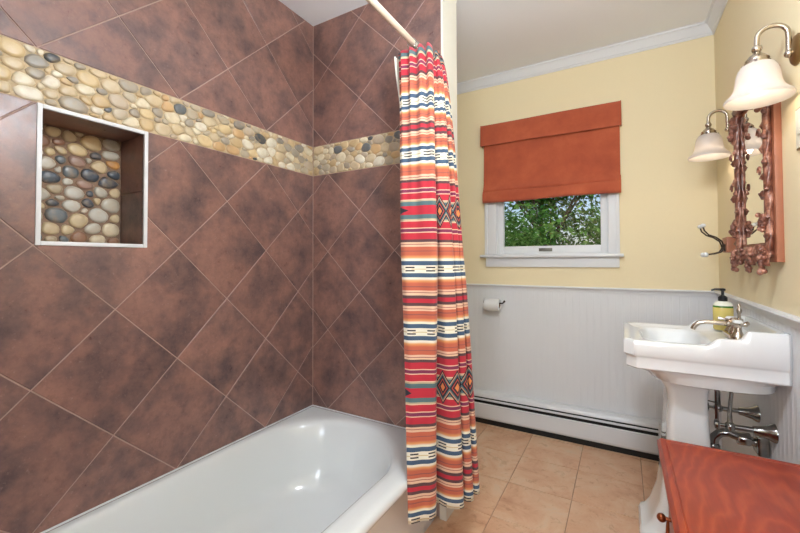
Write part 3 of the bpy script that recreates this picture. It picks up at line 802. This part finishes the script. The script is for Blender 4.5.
# ------------------------------------------------------------------ wooden chest
CZ = .603; cx0, cy0, cy1 = .0885, .90, 1.508
ch = thing('wooden_chest', (.28, 1.2, 0), 'glossy red cherry wood chest below the sink with copper pull', 'cabinet')
cb_ = XR-.03
rgs = []
for ins, z in ((.004, CZ-.026), (0, CZ-.022), (0, CZ-.010), (.004, CZ-.007), (.006, CZ-.0025), (.009, CZ), (.020, CZ), (.0215, CZ-.0015), (.024, CZ-.0015), (.0255, CZ)):
    rgs.append(rr(cx0+ins, cb_-ins, cy0+ins, cy1-ins, .004, z, 3, 4))
MB().loft(rgs).build('top', 'cherry', ch, ang=30)
MB().box(cx0+.034, cb_-.012, cy0+.012, cy1-.012, .05, CZ-.026, .003).build('body', 'cherry', ch)
MB().box(cx0+.024, cx0+.036, cy0+.05, cy1-.05, .09, CZ-.06, .004).build('door', 'cherry', ch)
for x in (cx0+.045, cb_-.045):
    for y in (cy0+.04, cy1-.04): MB().lathe([(.014, 0), (.02, .02), (.022, .052)], (x, y, 0), n=14).build('foot', 'cherry', ch)
kx, ky, kz = cx0+.024, 1.215, .507
k = MB().lathe([(.012, 0), (.012, .003), (.005, .006), (.005, .026)], (kx, ky, kz), '-X', 14).ball((kx-.034, ky, kz), .011).build('pull_knob', 'copper', ch)
MB().tube([(kx-.02, ky, kz), (kx-.021, ky, kz-.02), (kx-.021, ky, kz-.05), (kx-.020, ky, kz-.062)], [.003, .004, .006, .003], 10).build('drop_handle', 'copper', k)

# ------------------------------------------------------------------ mirror with carved frame
MYc, my0, my1, mz0, mz1 = 1.975, 1.75, 2.20, 1.168, 1.835
mir = thing('carved_mirror', (XR, MYc, mz0), 'wall mirror in dark carved wooden frame with vines and leaves above the sink', 'mirror')
MB().box(XR-.020, XR, my0, my1, mz0, mz1, .002).build('back_board', 'wood_back', mir)
MB().box(XR-.024, XR-.020, my0+.05, my1-.05, mz0+.07, mz1-.06).build('mirror_glass', 'mirror', mir, ang=None)
rg = random.Random(11)
FXm = XR-.030
def carved_rail(p0, p1, r):
    p0, p1 = Vector(p0), Vector(p1); n = 44; d = p1-p0; b = MB(); L = d.length
    ax = d.normalized(); side = Vector((1, 0, 0)).cross(ax)
    out = Vector((-1, 0, 0))
    for q in range(2):                      # two vines winding round the rail
        pts, rs = [], []
        for i in range(n+1):
            t = i/n; a = t*L/.11*2*pi*.5+q*pi
            pts.append(p0+d*t+side*(sin(a)*r*.75)+out*(cos(a)*r*.30)); rs.append(r*(.46+.12*sin(t*37+q*2)+.06*sin(t*71)))
        b.tube(pts, rs, 8)
    b.tube([p0+d*(i/8) for i in range(9)], [r*.8]*9, 8, flat=1.0)
    return b.build('carved_rail', 'carved', mir, ang=60)
ya, yb, za, zb = my0+.030, my1-.028, mz0+.035, mz1-.02
carved_rail((FXm, ya, za-.01), (FXm, ya, zb+.02), .016); carved_rail((FXm, yb, za-.01), (FXm, yb, zb+.02), .016)
carved_rail((FXm, ya, za), (FXm, yb, za), .022); carved_rail((FXm, ya, zb), (FXm, yb, zb), .022)
def carved_leaf(c, s, ang_, tilt):
    b = MB(); rows = []
    e1 = Vector((0, cos(ang_), sin(ang_))); e2 = Vector((0, -sin(ang_), cos(ang_))); n = Vector((-1, 0, 0))
    for i in range(8):
        t = i/7; wd = s*.42*sin(pi*min(1, t*.92+.08))**.8*(1+.22*sin(t*16))
        cur_ = n*(s*.30*sin(t*2.4)*tilt)
        rows.append([Vector(c)+e1*s*(t-.2)+e2*wd*(j/2)+cur_+n*(-.10*s*abs(j)) for j in (-2, -1, 0, 1, 2)])
    low = [[q-n*.006 for q in r] for r in rows]
    b.loft([list(r)+list(reversed(l)) for r, l in zip(rows, low)]); return b.build('carved_leaf', 'carved', mir, ang=50)
for side_y in (ya, yb):
    sg = -1 if side_y == ya else 1
    for k in range(15):
        z = za+.01+(zb-za)*k/14
        inner = k % 2 == 0
        a = (0 if sg > 0 else pi) if not inner else (pi if sg > 0 else 0)
        carved_leaf((FXm-.012, side_y+(sg if not inner else -sg)*.004, z+rg.uniform(-.01, .01)), rg.uniform(.026, .038), a+rg.uniform(-.7, .7)+.3, rg.uniform(.5, 1.2))
for k in range(9):
    y = ya+(yb-ya)*(k+.5)/9
    carved_leaf((FXm-.014, y, za-.004), rg.uniform(.032, .045), rg.choice((-1.5, -1.2, -1.9, 1.4)), rg.uniform(.5, 1.1))
    carved_leaf((FXm-.014, y, zb+.008), rg.uniform(.034, .048), rg.choice((1.5, 1.2, 1.9, -1.4)), rg.uniform(.5, 1.1))
def grapes(cy, cz, n, w_, h_):
    b = MB()
    for i in range(n):
        t = i/n; b.ball((FXm-.014-rg.uniform(0, .012), cy+rg.uniform(-1, 1)*w_*(1-t*.6), cz-h_*t), rg.uniform(.007, .010), 8)
    return b.build('grape_cluster', 'carved', mir, ang=60)
for y in (ya+.01, MYc-.05, MYc+.06, yb-.01): grapes(y, za+.012, 14, .018, .055)
for y in (ya, yb): grapes(y, za+.13, 12, .016, .06); grapes(y, zb-.06, 12, .016, .06)
for k in range(7):                         # crest
    t = (k-3)/3; carved_leaf((FXm-.012, MYc+t*.10, zb+.03+.05*(1-t*t)), .055, pi/2-t*.9, .9)
grapes(MYc, zb+.06, 16, .022, .06)
for y in (ya+.01, MYc-.02, yb-.01):
    grapes(y, za-.02, 14, .014, .055)
    for q in (-1, 1): carved_leaf((FXm-.012, y+q*.012, za-.02), .040, -pi/2+q*.5, .7)
for sy in (ya, yb):                        # curled tendrils
    for zc in (za+.10, za+.28, zb-.20):
        pts = [(FXm-.022, sy+cos(a*.55)*(.018-.0012*a), zc+sin(a*.55)*(.020-.0012*a)) for a in range(13)]
        MB().tube(pts, [.0045-.0002*a for a in range(13)], 7).build('tendril', 'carved', mir)

# ------------------------------------------------------------------ wall sconces
def sconce(y, label):
    z = 1.815
    s = thing('wall_sconce', (XR, y, z), label, 'wall lamp', 'bell-shaded sconces flanking the mirror')
    MB().lathe([(.046, 0), (.046, .004), (.040, .010), (.028, .014), (.012, .017)], (XR, y, z), '-X', 28).build('back_plate', 'brass', s)
    ar = [(XR-.012, y, z), (XR-.018, y, z+.002)]
    xa, xb = XR-.020, .376
    mid = (xa+xb)/2; rad = (xa-xb)/2
    pts = [(xa, y, z-.008), (xa, y, z+.02), (xa, y, z+.045)]+[(mid+rad*cos(pi*k/12), y, z+.055+rad*.95*sin(pi*k/12)) for k in range(1, 12)]+[(xb, y, z+.045), (xb, y, z+.030), (xb, y, z+.015)]
    MB().tube(pts, .0072, 12).build('arm', 'nickel', s)
    MB().ball((xa, y, z-.008), .012).tube(ar+[(xa, y, z-.002)], .008, 10).build('arm_joint', 'nickel', s)
    MB().ball((xb, y, z+.026), .0135).build('arm_ball', 'nickel', s)
    MB().lathe([(.010, .014), (.012, .010), (.020, .004), (.026, -.004), (.030, -.008), (.030, -.016), (.033, -.018), (.033, -.026), (.029, -.028)], (xb, y, z), n=28).build('fitter', 'nickel', s)
    for k in range(3):
        a = 2*pi*k/3+2.3
        MB().tube([(xb+.03*cos(a), y+.03*sin(a), z-.021), (xb+.041*cos(a), y+.041*sin(a), z-.021)], [.003, .005], 8).build('thumb_screw', 'iron', s)
    pr = [(.028, -.020), (.040, -.026), (.048, -.038), (.0525, -.054), (.055, -.074), (.058, -.092), (.064, -.106), (.073, -.117), (.082, -.125), (.085, -.131), (.083, -.137), (.079, -.134),
          (.070, -.122), (.060, -.108), (.054, -.092), (.051, -.074), (.048, -.054), (.044, -.040), (.036, -.030), (.026, -.024)]
    MB().lathe(pr, (xb, y, z), n=36, cap=False).build('shade', 'shade', s, ang=60)
    MB().ball((xb, y, z-.085), .020, sz=1.2).build('bulb', 'bulb', s)
    ld = bpy.data.lights.new('sconce_bulb', 'POINT'); ld.energy = SCONCE_POWER; ld.color = (1, .84, .66); ld.shadow_soft_size = .024
    lo = bpy.data.objects.new('bulb_light', ld); col.objects.link(lo); lo.parent = s; lo.location = (xb-XR, 0, -.117)
    return s
sconce(1.60, 'bell-shaded white glass wall sconce nearer the switch plate')
sconce(2.39, 'bell-shaded white glass wall sconce near the room corner above the coat hook')

# ------------------------------------------------------------------ coat hook
hk = thing('coat_hook', (XR, 2.40, 1.246), 'double bronze wire coat hook with white porcelain tips between corner and mirror', 'hook')
MB().box(XR-.040, XR, 2.355, 2.445, 1.210, 1.284, .004).build('wood_block', 'wood_back', hk)
for s in (-1, 1):
    y = 2.40+s*.022; x0 = XR-.0415
    pr = MB().tube([(x0, y, 1.215), (x0-.006, y, 1.245), (x0-.012, y+s*.002, 1.265), (x0-.035, y+s*.006, 1.285), (x0-.062, y+s*.008, 1.297), (x0-.080, y+s*.016, 1.318), (x0-.085, y+s*.018, 1.338)], .0035, 8).build('upper_prong', 'iron', hk)
    MB().ball((x0-.085, y+s*.018, 1.343), .012, sz=.8).build('porcelain_tip', 'porcelain', pr)
    pr = MB().tube([(x0, y, 1.25), (x0-.006, y, 1.228), (x0-.016, y+s*.002, 1.212), (x0-.04, y+s*.008, 1.205), (x0-.068, y+s*.012, 1.201)], .0035, 8).build('lower_prong', 'iron', hk)
    MB().ball((x0-.076, y+s*.013, 1.200), .012).build('porcelain_tip', 'porcelain', pr)

# switch plate
sp = thing('switch_plate', (XR, 1.573, 1.57), 'pale switch plate with brass rim on the wall beside the mirror', 'switch plate')
MB().box(XR-.006, XR, 1.535, 1.612, 1.508, 1.633, .002).build('rim', 'brass', sp)
MB().box(XR-.008, XR-.005, 1.540, 1.607, 1.513, 1.628, .001).build('plate', 'plate', sp)
MB().box(XR-.012, XR-.007, 1.56, 1.588, 1.55, 1.59, .002).build('rocker', 'plate', sp)

# ------------------------------------------------------------------ toilet paper
wy = YW-.0045
hl = thing('paper_holder', (-.81, wy, .87), 'dark wire toilet paper holder on the white wainscot', 'paper holder')
MB().lathe([(.018, 0), (.018, .004), (.008, .01)], (-.872, wy, .872), '-Y', 18).build('wall_rose', 'iron', hl)
MB().tube([(-.872, wy, .872), (-.872, wy-.05, .874), (-.868, wy-.066, .874), (-.85, wy-.07, .872), (-.78, wy-.07, .872), (-.735, wy-.07, .872), (-.728, wy-.07, .876), (-.722, wy-.07, .884)], .005, 10).ball((-.720, wy-.07, .886), .008).build('arm', 'iron', hl)
tr = thing('toilet_roll', (-.80, wy-.07, .862), 'white toilet paper roll hanging on the wire holder', 'toilet paper')
cx_ = (-.857, wy-.07, .859)
MB().lathe([(.020, 0), (.040, 0), (.042, .002), (.042, .103), (.040, .105), (.020, .105), (.020, 0)], cx_, 'X', 30, cap=False).build('paper_sheet', 'paper', tr)
MB().lathe([(.0185, .001), (.020, .001), (.020, .104), (.0185, .104), (.0185, .001)], cx_, 'X', 24, cap=False).build('core', 'card', tr)

# ------------------------------------------------------------------ globe lamp added out of view to brighten room and ceiling
PX, PY, PZ = -.12, .70, 2.0
cl_ = thing('fill_globe_lamp', (PX, PY, ZC), 'added white globe hanging from the ceiling as fill light for the room', 'fill lamp')
MB().lathe([(.06, 0), (.06, -.012), (.02, -.03), (.006, -.034)], (PX, PY, ZC), n=28).build('fill_globe_canopy', 'white', cl_)
MB().tube([(PX, PY, ZC-.03), (PX, PY, PZ+.13)], .005, 8).build('fill_globe_stem', 'white', cl_)
MB().ball((PX, PY, PZ), .12, 24).build('fill_globe', 'glow', cl_, ang=60)

# ------------------------------------------------------------------ outside: lawn and trees
struct(MB().box(-40, 40, YW+.3, 70, -.7, -.5).build('ground', 'lawn', ang=None))
def tree(x, y, h, spread, label, seed, nleaf, lean=.0, trunk_r=.16, crown_lo=.9):
    rt = random.Random(seed)
    t = thing('tree', (x, y, -.5), label, 'tree', 'trees outside the window')
    fork = Vector((x+lean*.5, y, h*.34))
    b = MB().tube([(x-lean*.3, y, -.5), (x, y, .4), (x+lean*.25, y, h*.2), tuple(fork)], [trunk_r*1.3, trunk_r, trunk_r*.85, trunk_r*.7], 9); b.build('trunk', 'bark', t)
    tips = []
    for k in range(9):
        a = rt.uniform(0, 2*pi); r = rt.uniform(.35, 1)*spread
        end = Vector((x+cos(a)*r, y+sin(a)*r*.8, rt.uniform(h*.3, h)))
        mid = fork.lerp(end, .5)+Vector((0, 0, rt.uniform(0, .3)))
        MB().tube([tuple(fork-Vector((0, 0, rt.uniform(0, .6)))), tuple(mid), tuple(end)], [trunk_r*.28, trunk_r*.16, .015], 6).build('branch', 'bark', t)
        tips += [end, mid]
    clumps = [q+Vector((rt.gauss(0, .3), rt.gauss(0, .3), rt.gauss(0, .3))) for q in tips]
    clumps += [Vector((x+rt.uniform(-1, 1)*spread, y+rt.uniform(-.8, .8)*spread, rt.uniform(crown_lo, h))) for _ in range(46)]
    fb = MB()
    for k in range(nleaf):
        c = rt.choice(clumps); p = c+Vector((rt.gauss(0, .28), rt.gauss(0, .28), rt.gauss(0, .22)))
        s = rt.uniform(.03, .065)
        d1 = Vector((rt.gauss(0, 1), rt.gauss(0, 1), rt.gauss(0, .6))).normalized(); d2 = d1.cross(Vector((rt.gauss(0, 1), rt.gauss(0, 1), rt.gauss(0, 1)))).normalized()
        n_ = len(fb.v); fb.v += [tuple(p-d1*s), tuple(p+d2*s*.5), tuple(p+d1*s), tuple(p-d2*s*.5)]; fb.f.append((n_, n_+1, n_+2, n_+3))
    me = bpy.data.meshes.new('foliage'); o0 = Vector((x, y, -.5))
    me.from_pydata([Vector(q)-o0 for q in fb.v], [], fb.f); me.materials.append(M['leaf'])
    o = bpy.data.objects.new('foliage', me); col.objects.link(o); o.parent = t; o['kind'] = 'stuff'
tree(-1.35, 8.2, 4.6, 2.3, 'broad green leafy tree with dark trunk outside the window', 4, 46000, .12, .11)
tree(-6.3, 14.0, 5.2, 2.4, 'green tree set back beyond the sunlit lawn, farther from the sink wall', 9, 14000, .1)
tree(2.2, 14.2, 5.4, 2.6, 'green tree set back beyond the sunlit lawn, in line with the sink wall', 15, 14000, -.1)
